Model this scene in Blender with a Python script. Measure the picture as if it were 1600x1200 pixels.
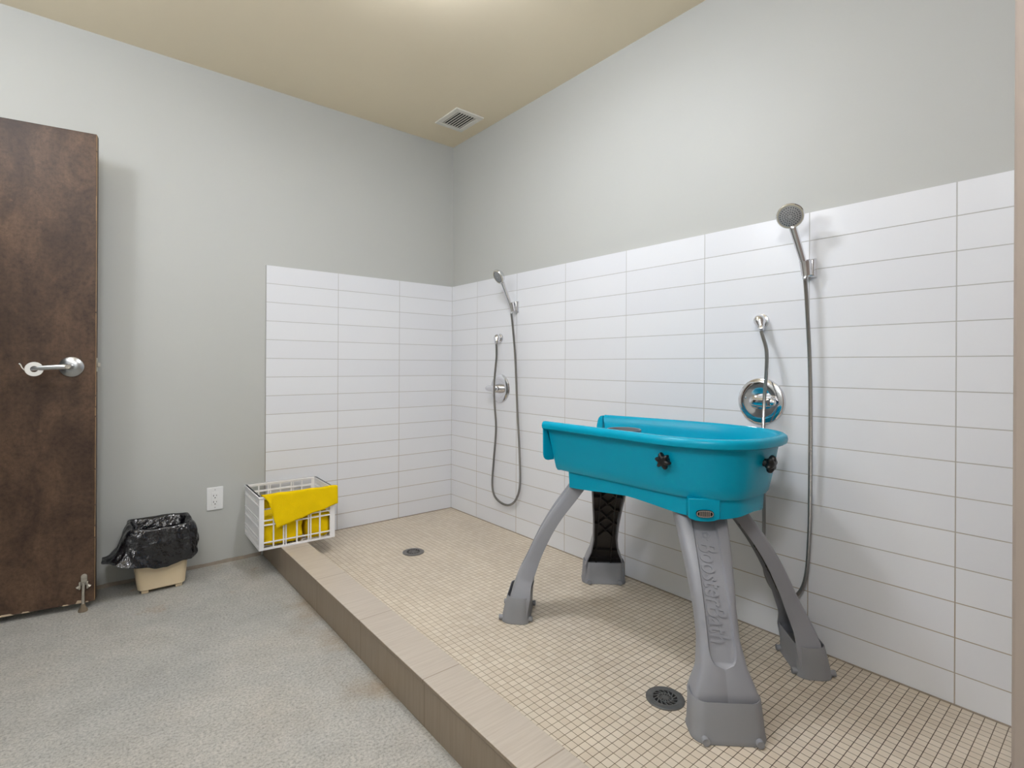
import bpy, bmesh, math, random
from mathutils import Vector, Matrix, noise
S = bpy.context.scene
for o in list(bpy.data.objects):
    bpy.data.objects.remove(o)
C = S.collection
PI = math.pi

# ------------------------------------------------------------------ camera
cam = bpy.data.cameras.new('camera')
cam.sensor_width = 36.0
cam.lens = 814.7 / 1600 * 36
cam.shift_y = -28.43 / 1600
cam.clip_start = 0.02
co = bpy.data.objects.new('camera', cam)
C.objects.link(co)
co.matrix_world = (Matrix.Translation((-2.010, -3.119, 1.06)) @ Matrix.Rotation(0.883462 - PI / 2, 4, 'Z')
                   @ Matrix.Rotation(PI / 2, 4, 'X') @ Matrix.Rotation(0.00515, 4, 'Z'))
S.camera = co

# ------------------------------------------------------------------ world, exposure
w = bpy.data.worlds.new('world')
S.world = w
w.use_nodes = True
w.node_tree.nodes['Background'].inputs[0].default_value = (0.75, 0.8, 0.85, 1)
w.node_tree.nodes['Background'].inputs[1].default_value = 0.3
S.view_settings.view_transform = 'Standard'
S.view_settings.look = 'None'
S.view_settings.gamma = 1
S.view_settings.use_curve_mapping = False
S.view_settings.exposure = 0.12
LAMP_SHOWER = 24.0
LAMP_DOOR = 21.0
FILL_BACK = 42.0  # strength of the added fill globe

# ------------------------------------------------------------------ materials
def lin(c):
    c = c / 255.0
    return c / 12.92 if c <= 0.04045 else ((c + 0.055) / 1.055) ** 2.4
def rgb(r, g, b):
    return (lin(r), lin(g), lin(b), 1)
def mat(name, col, rough=0.5, metal=0.0, spec=0.5, bump=0.0, bscale=200.0, var=0.0, vscale=6.0, coat=0.0, bdist=0.004):
    m = bpy.data.materials.new(name)
    m.use_nodes = True
    nt = m.node_tree
    b = nt.nodes['Principled BSDF']
    b.inputs['Base Color'].default_value = col
    b.inputs['Roughness'].default_value = rough
    b.inputs['Metallic'].default_value = metal
    b.inputs['Specular IOR Level'].default_value = spec
    b.inputs['Coat Weight'].default_value = coat
    tc = nt.nodes.new('ShaderNodeTexCoord')
    if var:
        n = nt.nodes.new('ShaderNodeTexNoise')
        n.inputs['Scale'].default_value = vscale
        n.inputs['Detail'].default_value = 6
        nt.links.new(tc.outputs['Object'], n.inputs['Vector'])
        mx = nt.nodes.new('ShaderNodeMix')
        mx.data_type = 'RGBA'
        mx.inputs['A'].default_value = tuple(c * (1 - var) for c in col[:3]) + (1,)
        mx.inputs['B'].default_value = tuple(min(1, c * (1 + var)) for c in col[:3]) + (1,)
        nt.links.new(n.outputs['Fac'], mx.inputs['Factor'])
        nt.links.new(mx.outputs['Result'], b.inputs['Base Color'])
    if bump:
        n2 = nt.nodes.new('ShaderNodeTexNoise')
        n2.inputs['Scale'].default_value = bscale
        n2.inputs['Detail'].default_value = 3
        nt.links.new(tc.outputs['Object'], n2.inputs['Vector'])
        bp = nt.nodes.new('ShaderNodeBump')
        bp.inputs['Strength'].default_value = bump
        bp.inputs['Distance'].default_value = bdist
        nt.links.new(n2.outputs['Fac'], bp.inputs['Height'])
        nt.links.new(bp.outputs['Normal'], b.inputs['Normal'])
    return m

class NT:
    """small node-tree helper"""
    def __init__(s, m):
        s.t = m.node_tree
        s.b = s.t.nodes['Principled BSDF']
    def n(s, typ, **kw):
        x = s.t.nodes.new('ShaderNode' + typ)
        for k, v in kw.items():
            setattr(x, k, v)
        return x
    def l(s, a, b):
        s.t.links.new(a, b)
    def math(s, op, a, b=None):
        x = s.n('Math', operation=op)
        for i, v in enumerate((a, b)):
            if v is None: continue
            if isinstance(v, (int, float)): x.inputs[i].default_value = v
            else: s.l(v, x.inputs[i])
        return x.outputs[0]
    def noise(s, vec, scale, detail=4, rough=0.5, dist=0.0):
        x = s.n('TexNoise')
        x.inputs['Scale'].default_value = scale
        x.inputs['Detail'].default_value = detail
        x.inputs['Roughness'].default_value = rough
        x.inputs['Distortion'].default_value = dist
        if vec is not None: s.l(vec, x.inputs['Vector'])
        return x.outputs['Fac']
    def ramp(s, fac, stops):
        x = s.n('ValToRGB')
        e = x.color_ramp.elements
        while len(e) < len(stops): e.new(0.5)
        for i, (p, c) in enumerate(stops):
            e[i].position = p
            e[i].color = c if len(c) == 4 else tuple(c) + (1,)
        s.l(fac, x.inputs[0])
        return x.outputs[0]
    def mix(s, fac, a, b, mode='MIX'):
        x = s.n('Mix', data_type='RGBA', blend_type=mode)
        for k, v in (('Factor', fac), ('A', a), ('B', b)):
            if isinstance(v, (int, float)): x.inputs[k].default_value = v
            elif isinstance(v, tuple): x.inputs[k].default_value = v
            else: s.l(v, x.inputs[k])
        return x.outputs['Result']
    def bump(s, h, strength, dist=0.002):
        x = s.n('Bump')
        x.inputs['Strength'].default_value = strength
        x.inputs['Distance'].default_value = dist
        s.l(h, x.inputs['Height'])
        s.l(x.outputs[0], s.b.inputs['Normal'])

def new_mat(name, rough=0.5, spec=0.5):
    m = bpy.data.materials.new(name)
    m.use_nodes = True
    t = NT(m)
    t.b.inputs['Roughness'].default_value = rough
    t.b.inputs['Specular IOR Level'].default_value = spec
    t.pos = t.n('NewGeometry').outputs['Position']
    return m, t

U = 0.1048                       # tile row
W = 3.89975 * U                  # tile length
ZT = 1.6187                      # top of the first full tile row
ZTOP = 1.615                     # top edge of the tiling

def tile_mat(name, axis, off):
    m, t = new_mat(name, 0.28, 0.5)
    sp = t.n('SeparateXYZ')
    t.l(t.pos, sp.inputs[0])
    u = t.math('ADD', t.math('MULTIPLY', sp.outputs[axis], -1), off + W * 10)
    v = t.math('ADD', sp.outputs[2], -ZT + U * 40)
    cb = t.n('CombineXYZ')
    t.l(u, cb.inputs[0]); t.l(v, cb.inputs[1])
    br = t.n('TexBrick', offset=0.0, squash=1.0)
    br.inputs['Scale'].default_value = 1.0
    br.inputs['Brick Width'].default_value = W
    br.inputs['Row Height'].default_value = U
    br.inputs['Mortar Size'].default_value = 0.0018
    br.inputs['Mortar Smooth'].default_value = 0.3
    br.inputs['Color1'].default_value = rgb(229, 230, 233)
    br.inputs['Color2'].default_value = rgb(225, 226, 230)
    br.inputs['Mortar'].default_value = rgb(184, 183, 180)
    t.l(cb.outputs[0], br.inputs['Vector'])
    # grout stained warm low down, as soap and hard water leave it
    gn = t.noise(t.pos, 5.0, 4)
    low = t.n('MapRange')
    low.inputs['From Min'].default_value = 1.1; low.inputs['From Max'].default_value = 0.3
    t.l(sp.outputs[2], low.inputs['Value'])
    gcol = t.mix(t.math('MULTIPLY', low.outputs[0], gn), rgb(184, 183, 180), rgb(165, 140, 105))
    t.l(gcol, br.inputs['Mortar'])
    t.l(br.outputs['Color'], t.b.inputs['Base Color'])
    rr = t.math('ADD', t.math('MULTIPLY', br.outputs['Fac'], 0.5), 0.26)
    t.l(rr, t.b.inputs['Roughness'])
    h = t.math('ADD', t.math('MULTIPLY', br.outputs['Fac'], -1.0), t.math('MULTIPLY', t.noise(t.pos, 9.0, 2), 0.10))
    t.bump(h, 0.5, 0.0015)
    return m

def paint_mat(name, col, rough, v=0.03):
    m, t = new_mat(name, rough, 0.4)
    n = t.noise(t.pos, 1.6, 5, 0.55)
    c = t.mix(n, tuple(x * (1 - v) for x in col[:3]) + (1,), tuple(x * (1 + v) for x in col[:3]) + (1,))
    t.l(c, t.b.inputs['Base Color'])
    t.bump(t.noise(t.pos, 260.0, 3), 0.10, 0.001)
    return m

def concrete_mat():
    m, t = new_mat('grey_concrete', 0.62, 0.4)
    big = t.noise(t.pos, 1.7, 6, 0.6)
    mid = t.noise(t.pos, 9.0, 6, 0.65, 0.4)
    fine = t.noise(t.pos, 120.0, 5, 0.8)
    c = t.ramp(big, [(0.3, rgb(164, 164, 160)), (0.5, rgb(178, 176, 170)), (0.72, rgb(184, 178, 168))])
    c = t.mix(t.ramp(mid, [(0.35, (0, 0, 0)), (0.75, (0.55,) * 3)]), c, rgb(148, 146, 140))
    sp = t.ramp(fine, [(0.33, (0.5,) * 3), (0.5, (1.0,) * 3), (0.67, (1.3,) * 3)])
    c = t.mix(0.95, c, sp, 'MULTIPLY')
    # brown dirt along the foot of the curb and rust spots by the wall
    sx = t.n('SeparateXYZ'); t.l(t.pos, sx.inputs[0])
    near = t.n('MapRange'); near.inputs['From Min'].default_value = -1.42; near.inputs['From Max'].default_value = -1.24
    t.l(sx.outputs[0], near.inputs['Value'])
    patch = t.ramp(t.noise(t.pos, 4.2, 5, 0.6), [(0.5, (0, 0, 0)), (0.68, (0.6,) * 3)])
    c = t.mix(t.math('MULTIPLY', near.outputs[0], patch), c, rgb(150, 128, 98))
    rust = t.ramp(t.noise(t.pos, 6.5, 3, 0.5), [(0.66, (0, 0, 0)), (0.76, (0.5,) * 3)])
    ny = t.n('MapRange'); ny.inputs['From Min'].default_value = -0.7; ny.inputs['From Max'].default_value = -0.2
    t.l(sx.outputs[1], ny.inputs['Value'])
    c = t.mix(t.math('MULTIPLY', rust, ny.outputs[0]), c, rgb(165, 128, 84))
    t.l(c, t.b.inputs['Base Color'])
    t.bump(t.math('ADD', fine, t.math('MULTIPLY', mid, 0.6)), 0.35, 0.003)
    return m

def mosaic_mat():
    m, t = new_mat('beige_mosaic', 0.45, 0.45)
    mp = t.n('Mapping')
    mp.inputs['Location'].default_value = (0.003, 0.007, 0)
    t.l(t.pos, mp.inputs[0])
    br = t.n('TexBrick', offset=0.0, squash=1.0)
    br.inputs['Scale'].default_value = 1.0
    br.inputs['Brick Width'].default_value = 0.0254
    br.inputs['Row Height'].default_value = 0.0254
    br.inputs['Mortar Size'].default_value = 0.00105
    br.inputs['Mortar Smooth'].default_value = 0.2
    br.inputs['Color1'].default_value = rgb(217, 206, 190)
    br.inputs['Color2'].default_value = rgb(207, 194, 176)
    t.l(mp.outputs[0], br.inputs['Vector'])
    # the grout is dirtier where water drains, around the front drain and the tub's feet
    sx = t.n('SeparateXYZ'); t.l(t.pos, sx.inputs[0])
    dx = t.math('ADD', sx.outputs[0], 0.25); dy = t.math('ADD', sx.outputs[1], 2.35)
    dist = t.math('SQRT', t.math('ADD', t.math('MULTIPLY', dx, dx), t.math('MULTIPLY', dy, dy)))
    d2 = t.math('ADD', dist, t.math('MULTIPLY', t.noise(t.pos, 3.0, 4), 0.5))
    mr = t.n('MapRange'); mr.inputs['From Min'].default_value = 1.35; mr.inputs['From Max'].default_value = 0.6
    t.l(d2, mr.inputs['Value'])
    g = t.mix(mr.outputs[0], rgb(150, 133, 108), rgb(62, 42, 24))
    t.l(g, br.inputs['Mortar'])
    cl = t.ramp(t.noise(t.pos, 2.5, 4), [(0.35, (0.93, 0.92, 0.9)), (0.65, (1.04, 1.03, 1.0))])
    c = t.mix(1.0, br.outputs['Color'], cl, 'MULTIPLY')
    t.l(c, t.b.inputs['Base Color'])
    t.bump(t.math('MULTIPLY', br.outputs['Fac'], -1.0), 0.5, 0.001)
    return m

def curb_mat():
    m, t = new_mat('taupe_porcelain', 0.42, 0.45)
    sx = t.n('SeparateXYZ'); t.l(t.pos, sx.inputs[0])
    cb = t.n('CombineXYZ')
    t.l(t.math('MULTIPLY', sx.outputs[0], 6.0), cb.inputs[0])
    t.l(t.math('MULTIPLY', sx.outputs[1], 130.0), cb.inputs[1])
    t.l(t.math('MULTIPLY', sx.outputs[2], 6.0), cb.inputs[2])
    n = t.noise(cb.outputs[0], 1.0, 4, 0.6)
    c = t.ramp(n, [(0.3, rgb(182, 170, 156)), (0.7, rgb(195, 184, 171))])
    # joints every 18 inches
    fr = t.math('FRACT', t.math('DIVIDE', t.math('ADD', sx.outputs[1], 0.869 + 4.55), 0.455))
    j = t.math('LESS_THAN', t.math('ABSOLUTE', t.math('SUBTRACT', fr, 0.5)), 0.0033)
    fr2 = t.math('ADD', fr, 0.5)
    j = t.math('LESS_THAN', t.math('ABSOLUTE', t.math('SUBTRACT', t.math('FRACT', fr2), 0.5)), 0.0035)
    c = t.mix(j, c, rgb(150, 134, 118))
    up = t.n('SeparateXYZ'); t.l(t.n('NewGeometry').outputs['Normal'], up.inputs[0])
    side = t.math('LESS_THAN', up.outputs[2], 0.5)          # same tile; the riser's shade is put into its colour, browner
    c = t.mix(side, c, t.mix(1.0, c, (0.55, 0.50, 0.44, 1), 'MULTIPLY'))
    t.l(c, t.b.inputs['Base Color'])
    t.bump(n, 0.05, 0.001)
    return m

def wood_mat():
    m, t = new_mat('dark_stained_wood', 0.5, 0.35)
    tc = t.n('TexCoord').outputs['Object']
    mp = t.n('Mapping'); mp.inputs['Scale'].default_value = (1.0, 1.0, 0.55); t.l(tc, mp.inputs[0])
    a = t.noise(mp.outputs[0], 6.5, 8, 0.68, 0.5)
    mp2 = t.n('Mapping'); mp2.inputs['Scale'].default_value = (1.0, 1.0, 0.05); t.l(tc, mp2.inputs[0])
    g = t.noise(mp2.outputs[0], 120.0, 5, 0.6)
    c = t.ramp(a, [(0.30, rgb(56, 41, 33)), (0.5, rgb(84, 64, 50)), (0.70, rgb(110, 85, 66))])
    mott = t.noise(tc, 70.0, 4, 0.7)
    c = t.mix(0.8, c, t.ramp(mott, [(0.32, (0.6,) * 3), (0.5, (1.0,) * 3), (0.7, (1.25,) * 3)]), 'MULTIPLY')
    c = t.mix(t.math('MULTIPLY', g, 0.3), c, rgb(44, 33, 28))
    scr = t.ramp(t.noise(tc, 38.0, 2, 0.3), [(0.74, (0, 0, 0)), (0.82, (0.4,) * 3)])
    c = t.mix(scr, c, rgb(118, 92, 70))
    t.l(c, t.b.inputs['Base Color'])
    t.bump(g, 0.08, 0.001)
    return m

M = {}
M['tile_east'] = tile_mat('white_wall_tile_east', 1, -0.3055)
M['tile_north'] = tile_mat('white_wall_tile_north', 0, 0.0)
M['grey_paint'] = paint_mat('grey_wall_paint', rgb(187, 188, 184), 0.55)
M['tan_paint'] = paint_mat('tan_wall_paint', rgb(160, 146, 136), 0.6)
M['ceiling_paint'] = paint_mat('beige_ceiling_paint', rgb(236, 223, 196), 0.8)
M['concrete'] = concrete_mat()
M['mosaic'] = mosaic_mat()
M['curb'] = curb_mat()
M['wood'] = wood_mat()
M['worn'] = mat('worn_raw_wood', rgb(150, 122, 88), 0.8, var=0.3, vscale=60)
M['chip'] = mat('chipped_pale_wood', rgb(206, 186, 158), 0.85, var=0.1, vscale=80)
M['caulk'] = mat('dirty_caulk', rgb(160, 148, 134), 0.8, var=0.35, vscale=25, bump=0.3)
M['chrome'] = mat('chrome', (0.78, 0.78, 0.8, 1), 0.07, 1.0)
M['satin'] = mat('satin_chrome', rgb(190, 191, 193), 0.3, 1.0)
M['hose'] = mat('braided_steel', rgb(150, 149, 147), 0.28, 1.0)
M['sprayface'] = mat('grey_spray_face', rgb(176, 176, 176), 0.35, 0.3)
M['nozzle'] = mat('dark_nozzle', rgb(70, 70, 74), 0.5)
M['cream_ring'] = mat('aged_cream_ring', rgb(205, 200, 182), 0.3, 0.5)
M['teal'] = mat('teal_plastic', rgb(0, 158, 190), 0.26, 0.0, 0.25, bump=0.035, bscale=120)
M['leg'] = mat('grey_plastic', rgb(146, 147, 153), 0.38, bump=0.03, bscale=150)
M['foot'] = mat('grey_rubber_foot', rgb(140, 141, 145), 0.55, bump=0.05, bscale=150)
M['rib'] = mat('dark_rib', rgb(62, 58, 55), 0.6)  # inner side of the legs, darker than their outer plastic
M['black'] = mat('black_plastic', rgb(16, 16, 17), 0.35)
M['bag'] = mat('black_garbage_bag', rgb(14, 13, 18), 0.17, 0.0, 0.8, bump=1.0, bscale=24, bdist=0.014)
M['bin'] = mat('cream_bin_plastic', rgb(226, 206, 172), 0.45, var=0.06, vscale=14)
M['crate'] = mat('white_crate_plastic', rgb(240, 239, 240), 0.5, var=0.04, vscale=40)
M['towel'] = mat('yellow_microfibre', rgb(246, 208, 8), 0.95, 0, 0.15, bump=0.7, bscale=420, var=0.10, vscale=18)
M['white'] = mat('white_plastic', rgb(232, 232, 231), 0.4)
M['slot'] = mat('dark_slot', rgb(22, 21, 20), 0.8)
M['vent'] = mat('white_vent_metal', rgb(228, 224, 214), 0.5)
M['duct'] = mat('grey_duct', rgb(70, 68, 62), 0.8)
M['drain'] = mat('grey_drain_metal', rgb(128, 126, 124), 0.38, 0.75, var=0.2, vscale=60)
M['badge'] = mat('badge_silver', rgb(190, 180, 172), 0.35, 0.5)
M['cup'] = mat('grey_cup_plastic', rgb(120, 122, 126), 0.4)
M['tape'] = mat('white_tape', rgb(225, 223, 218), 0.6)
M['bronze'] = mat('worn_doorstop_metal', rgb(186, 180, 168), 0.4, 0.7, var=0.2, vscale=90)
M['rubber'] = mat('brown_rubber', rgb(120, 106, 88), 0.8)
M['housing'] = mat('white_lamp_housing', rgb(230, 230, 228), 0.5)

def glow(name, strength):
    m = bpy.data.materials.new(name)
    m.use_nodes = True
    b = m.node_tree.nodes['Principled BSDF']
    b.inputs['Base Color'].default_value = (0.9, 0.9, 0.9, 1)
    b.inputs['Emission Color'].default_value = (0.95, 0.99, 1.08, 1)
    b.inputs['Emission Strength'].default_value = strength
    return m

# ------------------------------------------------------------------ mesh helpers
class G:
    def __init__(s):
        s.v = []; s.f = []
    def add(s, vs, fs):
        k = len(s.v)
        s.v += [tuple(p) for p in vs]
        s.f += [tuple(i + k for i in f) for f in fs]
        return s
    def box(s, a, b, R=None, o=None):
        x0, y0, z0 = a; x1, y1, z1 = b
        vs = [(x, y, z) for z in (z0, z1) for y in (y0, y1) for x in (x0, x1)]
        if R is not None:
            vs = [R @ Vector(p) + (o or Vector()) for p in vs]
        return s.add(vs, [(0, 2, 3, 1), (4, 5, 7, 6), (0, 1, 5, 4), (2, 6, 7, 3), (0, 4, 6, 2), (1, 3, 7, 5)])
    def loft(s, rings, cap=(True, True), close=True):
        n = len(rings[0]); vs = [p for r in rings for p in r]; fs = []
        for i in range(len(rings) - 1):
            for j in range(n if close else n - 1):
                k = (j + 1) % n
                fs.append((i * n + j, i * n + k, (i + 1) * n + k, (i + 1) * n + j))
        if cap[0]: fs.append(tuple(reversed(range(n))))
        if cap[1]: fs.append(tuple((len(rings) - 1) * n + j for j in range(n)))
        return s.add(vs, fs)
    def tube(s, pts, r, n=10, cap=True):
        pts = [Vector(p) for p in pts]
        rs = r if isinstance(r, (list, tuple)) else [r] * len(pts)
        t0 = (pts[1] - pts[0]).normalized()
        a = t0.orthogonal().normalized()
        rings = []
        for i, p in enumerate(pts):
            t = (pts[min(i + 1, len(pts) - 1)] - pts[max(i - 1, 0)]).normalized()
            a = (a - t * a.dot(t)).normalized()
            b = t.cross(a)
            rings.append([p + (a * math.cos(2 * PI * k / n) + b * math.sin(2 * PI * k / n)) * rs[i] for k in range(n)])
        return s.loft(rings, (cap, cap))
    def lathe(s, prof, o=(0, 0, 0), ax=(0, 0, 1), n=32, sx=1.0, cap=(False, False)):
        ax = Vector(ax).normalized(); o = Vector(o)
        a = Vector((0, 0, 1)) if abs(ax.z) < 0.9 else Vector((1, 0, 0))
        a = (a - ax * a.dot(ax)).normalized(); b = ax.cross(a)
        rings = [[o + ax * h + (a * math.cos(2 * PI * k / n) + b * math.sin(2 * PI * k / n) * sx) * r for k in range(n)] for r, h in prof]
        return s.loft(rings, cap)

def rootloc(o):
    p = Vector((0, 0, 0))
    while o is not None:
        p += o.location; o = o.parent
    return p

def build(name, g, m, parent=None, smooth=True, ang=35, bevel=0.0, seg=2, local=False):
    me = bpy.data.meshes.new(name)
    off = Vector((0, 0, 0))
    if parent is not None:
        if not local: off = rootloc(parent)
    else:
        xs = [p[0] for p in g.v]; ys = [p[1] for p in g.v]; zs = [p[2] for p in g.v]
        off = Vector(((min(xs) + max(xs)) / 2, (min(ys) + max(ys)) / 2, min(zs)))
    me.from_pydata([Vector(p) - off for p in g.v], [], g.f)
    bm = bmesh.new(); bm.from_mesh(me)
    bmesh.ops.recalc_face_normals(bm, faces=bm.faces)
    bm.to_mesh(me); bm.free()
    me.materials.append(m)
    if smooth:
        me.shade_smooth()
        me.set_sharp_from_angle(angle=math.radians(ang))
    o = bpy.data.objects.new(name, me)
    C.objects.link(o)
    if parent is not None: o.parent = parent
    else: o.location = off
    if bevel:
        b = o.modifiers.new('bevel', 'BEVEL')
        b.width = bevel; b.segments = seg; b.limit_method = 'ANGLE'; b.angle_limit = math.radians(40)
    return o

def tag(o, label, cat, group=None):
    o['label'] = label; o['category'] = cat
    if group: o['group'] = group
    return o
def thing(name, label, cat, loc, group=None):
    o = bpy.data.objects.new(name, None)
    o.empty_display_size = 0.05
    C.objects.link(o)
    o.location = loc
    return tag(o, label, cat, group)
def struct(name, g, m, label=None, cat=None, **kw):
    o = build(name, g, m, **kw)
    o['kind'] = 'structure'
    if label: tag(o, label, cat)
    return o
def copy_tree(o, parent=None):
    c = o.copy(); C.objects.link(c)
    if parent is not None: c.parent = parent
    for ch in list(o.children): copy_tree(ch, c)
    return c
def spline(pts, n):
    """Catmull-Rom through pts"""
    P = [Vector(p) for p in pts]
    P = [P[0] * 2 - P[1]] + P + [P[-1] * 2 - P[-2]]
    out = []
    for i in range(1, len(P) - 2):
        for k in range(n):
            t = k / n
            a, b, c, d = P[i - 1:i + 3]
            out.append(0.5 * ((2 * b) + (c - a) * t + (2 * a - 5 * b + 4 * c - d) * t * t + (3 * b - a - 3 * c + d) * t ** 3))
    out.append(P[-2])
    return out
def resample(pts, step):
    out = [pts[0]]; acc = 0.0
    for a, b in zip(pts, pts[1:]):
        L = (b - a).length
        d = step - acc
        while d <= L:
            out.append(a.lerp(b, d / L)); d += step
        acc = (acc + L) % step if L else acc
    return out
def lerp(a, b, t): return a + (b - a) * t
def interp(tab, x):
    if x <= tab[0][0]: return tab[0][1]
    for (x0, y0), (x1, y1) in zip(tab, tab[1:]):
        if x <= x1: return lerp(y0, y1, (x - x0) / (x1 - x0))
    return tab[-1][1]

# ------------------------------------------------------------------ the room
HC = 2.605                       # ceiling height
ZM = 0.055                       # mosaic floor
ZC = 0.142                       # top of the curb
XW, YS = -2.93, -3.60
PW = 0.009                       # painted plane behind the tile face
struct('floor', G().box((-4.3, YS - 0.12, -0.1), (0.12, 0.12, 0.0)), M['concrete'])
struct('ceiling', G().box((-4.3, YS - 0.12, HC), (0.13, 0.13, HC + 0.1)), M['ceiling_paint'])
struct('wall_north', G().box((-4.3, PW, 0.0), (0.12, 0.12, HC)), M['grey_paint'])
struct('wall_east', G().box((PW, YS - 0.12, 0.0), (0.13, PW, HC)), M['grey_paint'])
struct('wall_south', G().box((-4.3, YS - 0.12, 0.0), (PW, YS, HC)), M['grey_paint'])
DY0, DY1 = -1.06, -0.095         # doorway in the west wall
g = G().box((XW - 0.12, YS, 0), (XW, DY0, HC)).box((XW - 0.12, DY1, 0), (XW, PW, HC)).box((XW - 0.12, DY0, 2.08), (XW, DY1, HC))
struct('wall_west', g, M['grey_paint'])
struct('wall_hall', G().box((-4.42, YS - 0.12, 0), (-4.3, 0.12, HC)), M['grey_paint'])
g = G().box((XW - 0.13, DY0 - 0.04, 0), (XW + 0.012, DY0 + 0.012, 2.12)).box((XW - 0.13, DY1 - 0.012, 0), (XW + 0.012, DY1 + 0.04, 2.12)).box((XW - 0.13, DY0 + 0.012, 2.07), (XW + 0.012, DY1 - 0.012, 2.12))
struct('trim_1', g, M['grey_paint'], bevel=0.003)
struct('wall_shower_end', G().box((-1.235, -3.15, 0), (PW, -3.027, HC)), M['tan_paint'], bevel=0.003)

# tiling, 8 mm proud of the paint
XE = -3 * W                      # left edge of the tiling on the north wall
struct('wall_tile_east', G().box((0.0, -3.027, ZM - 0.01), (PW + 0.001, 0.0, ZTOP)), M['tile_east'])
struct('wall_tile_north', G().box((XE, 0.0, 0.0), (PW, PW + 0.001, ZTOP)), M['tile_north'])
struct('shower_floor', G().box((-1.14, -3.03, 0.0), (0.0, 0.0, ZM)), M['mosaic'])
struct('trim_2', G().box((-1.110, -0.004, ZM), (0.0, 0.0, ZM + 0.004)).box((-0.004, -3.027, ZM), (0.0, -0.004, ZM + 0.004)), M['caulk'])
# curb: core, top slab with a slight overhang
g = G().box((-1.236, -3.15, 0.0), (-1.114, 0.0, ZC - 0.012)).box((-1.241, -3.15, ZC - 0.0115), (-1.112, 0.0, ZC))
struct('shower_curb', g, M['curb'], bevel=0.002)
# ragged unpainted strip at the foot of the north wall
random.seed(4)
g = G(); n = 60; top = []
for i in range(n + 1):
    x = lerp(XW, -1.245, i / n)
    top.append((x, 0.016 + 0.006 * noise.noise(Vector((x * 9, 2, 0))) + 0.003 * random.random()))
for (xa, za), (xb, zb) in zip(top, top[1:]):
    g.add([(xa, PW - 0.004, 0), (xb, PW - 0.004, 0), (xb, PW - 0.003, zb), (xa, PW - 0.003, za), (xa, PW, za), (xb, PW, zb)], [(0, 1, 2, 3), (3, 2, 5, 4)])
struct('baseboard_north', g, M['caulk'])

# ------------------------------------------------------------------ lamps (above the frame) and an added fill globe
def ceiling_lamp(loc, lx, ly, power, label):
    t = thing('ceiling_lamp', label, 'ceiling lamp', (loc[0], loc[1], HC - 0.125), 'flat box ceiling lamps')
    x, y = loc
    z0 = HC - 0.085
    g = G().box((x - lx, y - ly, z0), (x + lx, y + ly, HC))
    build('housing', g, M['housing'], t, bevel=0.004)
    A = 4 * lx * ly + 4 * (lx + ly) * 0.030
    m = glow('lit_lamp_lens', power / (PI * A))
    rings = [[(x + sx * (lx - a), y + sy * (ly - a), z) for sx, sy in ((-1, -1), (1, -1), (1, 1), (-1, 1))]
             for a, z in ((0.004, z0 - 0.0005), (0.004, z0 - 0.022), (0.014, z0 - 0.033), (0.05, z0 - 0.036))]
    build('diffuser', G().loft(rings), m, t)
    return t
ceiling_lamp((-1.10, -1.58), 0.09, 0.18, LAMP_SHOWER, 'flat white box ceiling lamp over the shower')
def globe_lamp(loc, power, label):
    x, y = loc; r = 0.12; zc = HC - 0.30
    t = thing('globe_lamp', label, 'ceiling lamp', (x, y, zc - r), 'round globe ceiling lamps')
    build('ceiling_plate', G().lathe([(0.0, -0.03), (0.05, -0.028), (0.06, -0.01), (0.06, 0.0)], (x, y, HC), (0, 0, 1), 28), M['housing'], t)
    build('stem', G().tube([(x, y, zc + r - 0.01), (x, y, HC - 0.02)], 0.012, 14), M['satin'], t)
    m = glow('lit_globe', power / (PI * 4 * PI * r * r))
    build('glass_globe', G().lathe([(max(r * math.sin(PI * k / 20), 0.0005), -r * math.cos(PI * k / 20)) for k in range(21)], (x, y, zc), (0, 0, 1), 28), m, t)
globe_lamp((-2.62, -1.15), LAMP_DOOR, 'round white globe lamp hanging near the dark door')
globe_lamp((-2.25, -3.05), FILL_BACK, 'unseen white globe added as fill light at the back of the room')  # fill added to brighten walls, ceiling and bath front; no such lamp known

# ------------------------------------------------------------------ ceiling vent
t = thing('air_vent', 'square white louvred air vent on the beige ceiling near the corner', 'vent', (-0.195, -0.372, HC - 0.012))
x0, x1, y0, y1 = -0.296, -0.094, -0.498, -0.247
z0 = HC - 0.010
b = 0.034
g = G()
for (ax, ay, bx, by) in ((x0, y0, x1, y0 + b), (x0, y1 - b, x1, y1), (x0, y0 + b, x0 + b, y1 - b), (x1 - b, y0 + b, x1, y1 - b)):
    g.box((ax, ay, z0), (bx, by, HC))
build('frame', g, M['vent'], t, bevel=0.003)
build('duct_backing', G().box((x0 + b, y0 + b, HC - 0.0015), (x1 - b, y1 - b, HC)), M['slot'], t)
n = 7
for i in range(n):
    xc = lerp(x0 + b + 0.008, x1 - b - 0.012, i / (n - 1))
    R = Matrix.Rotation(math.radians(-12), 3, 'Y')
    build('slat', G().box((-0.0050, y0 + b, -0.0006), (0.0050, y1 - b, 0.0006), R, Vector((xc, 0, HC - 0.0075))), M['vent'], t)

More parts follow.
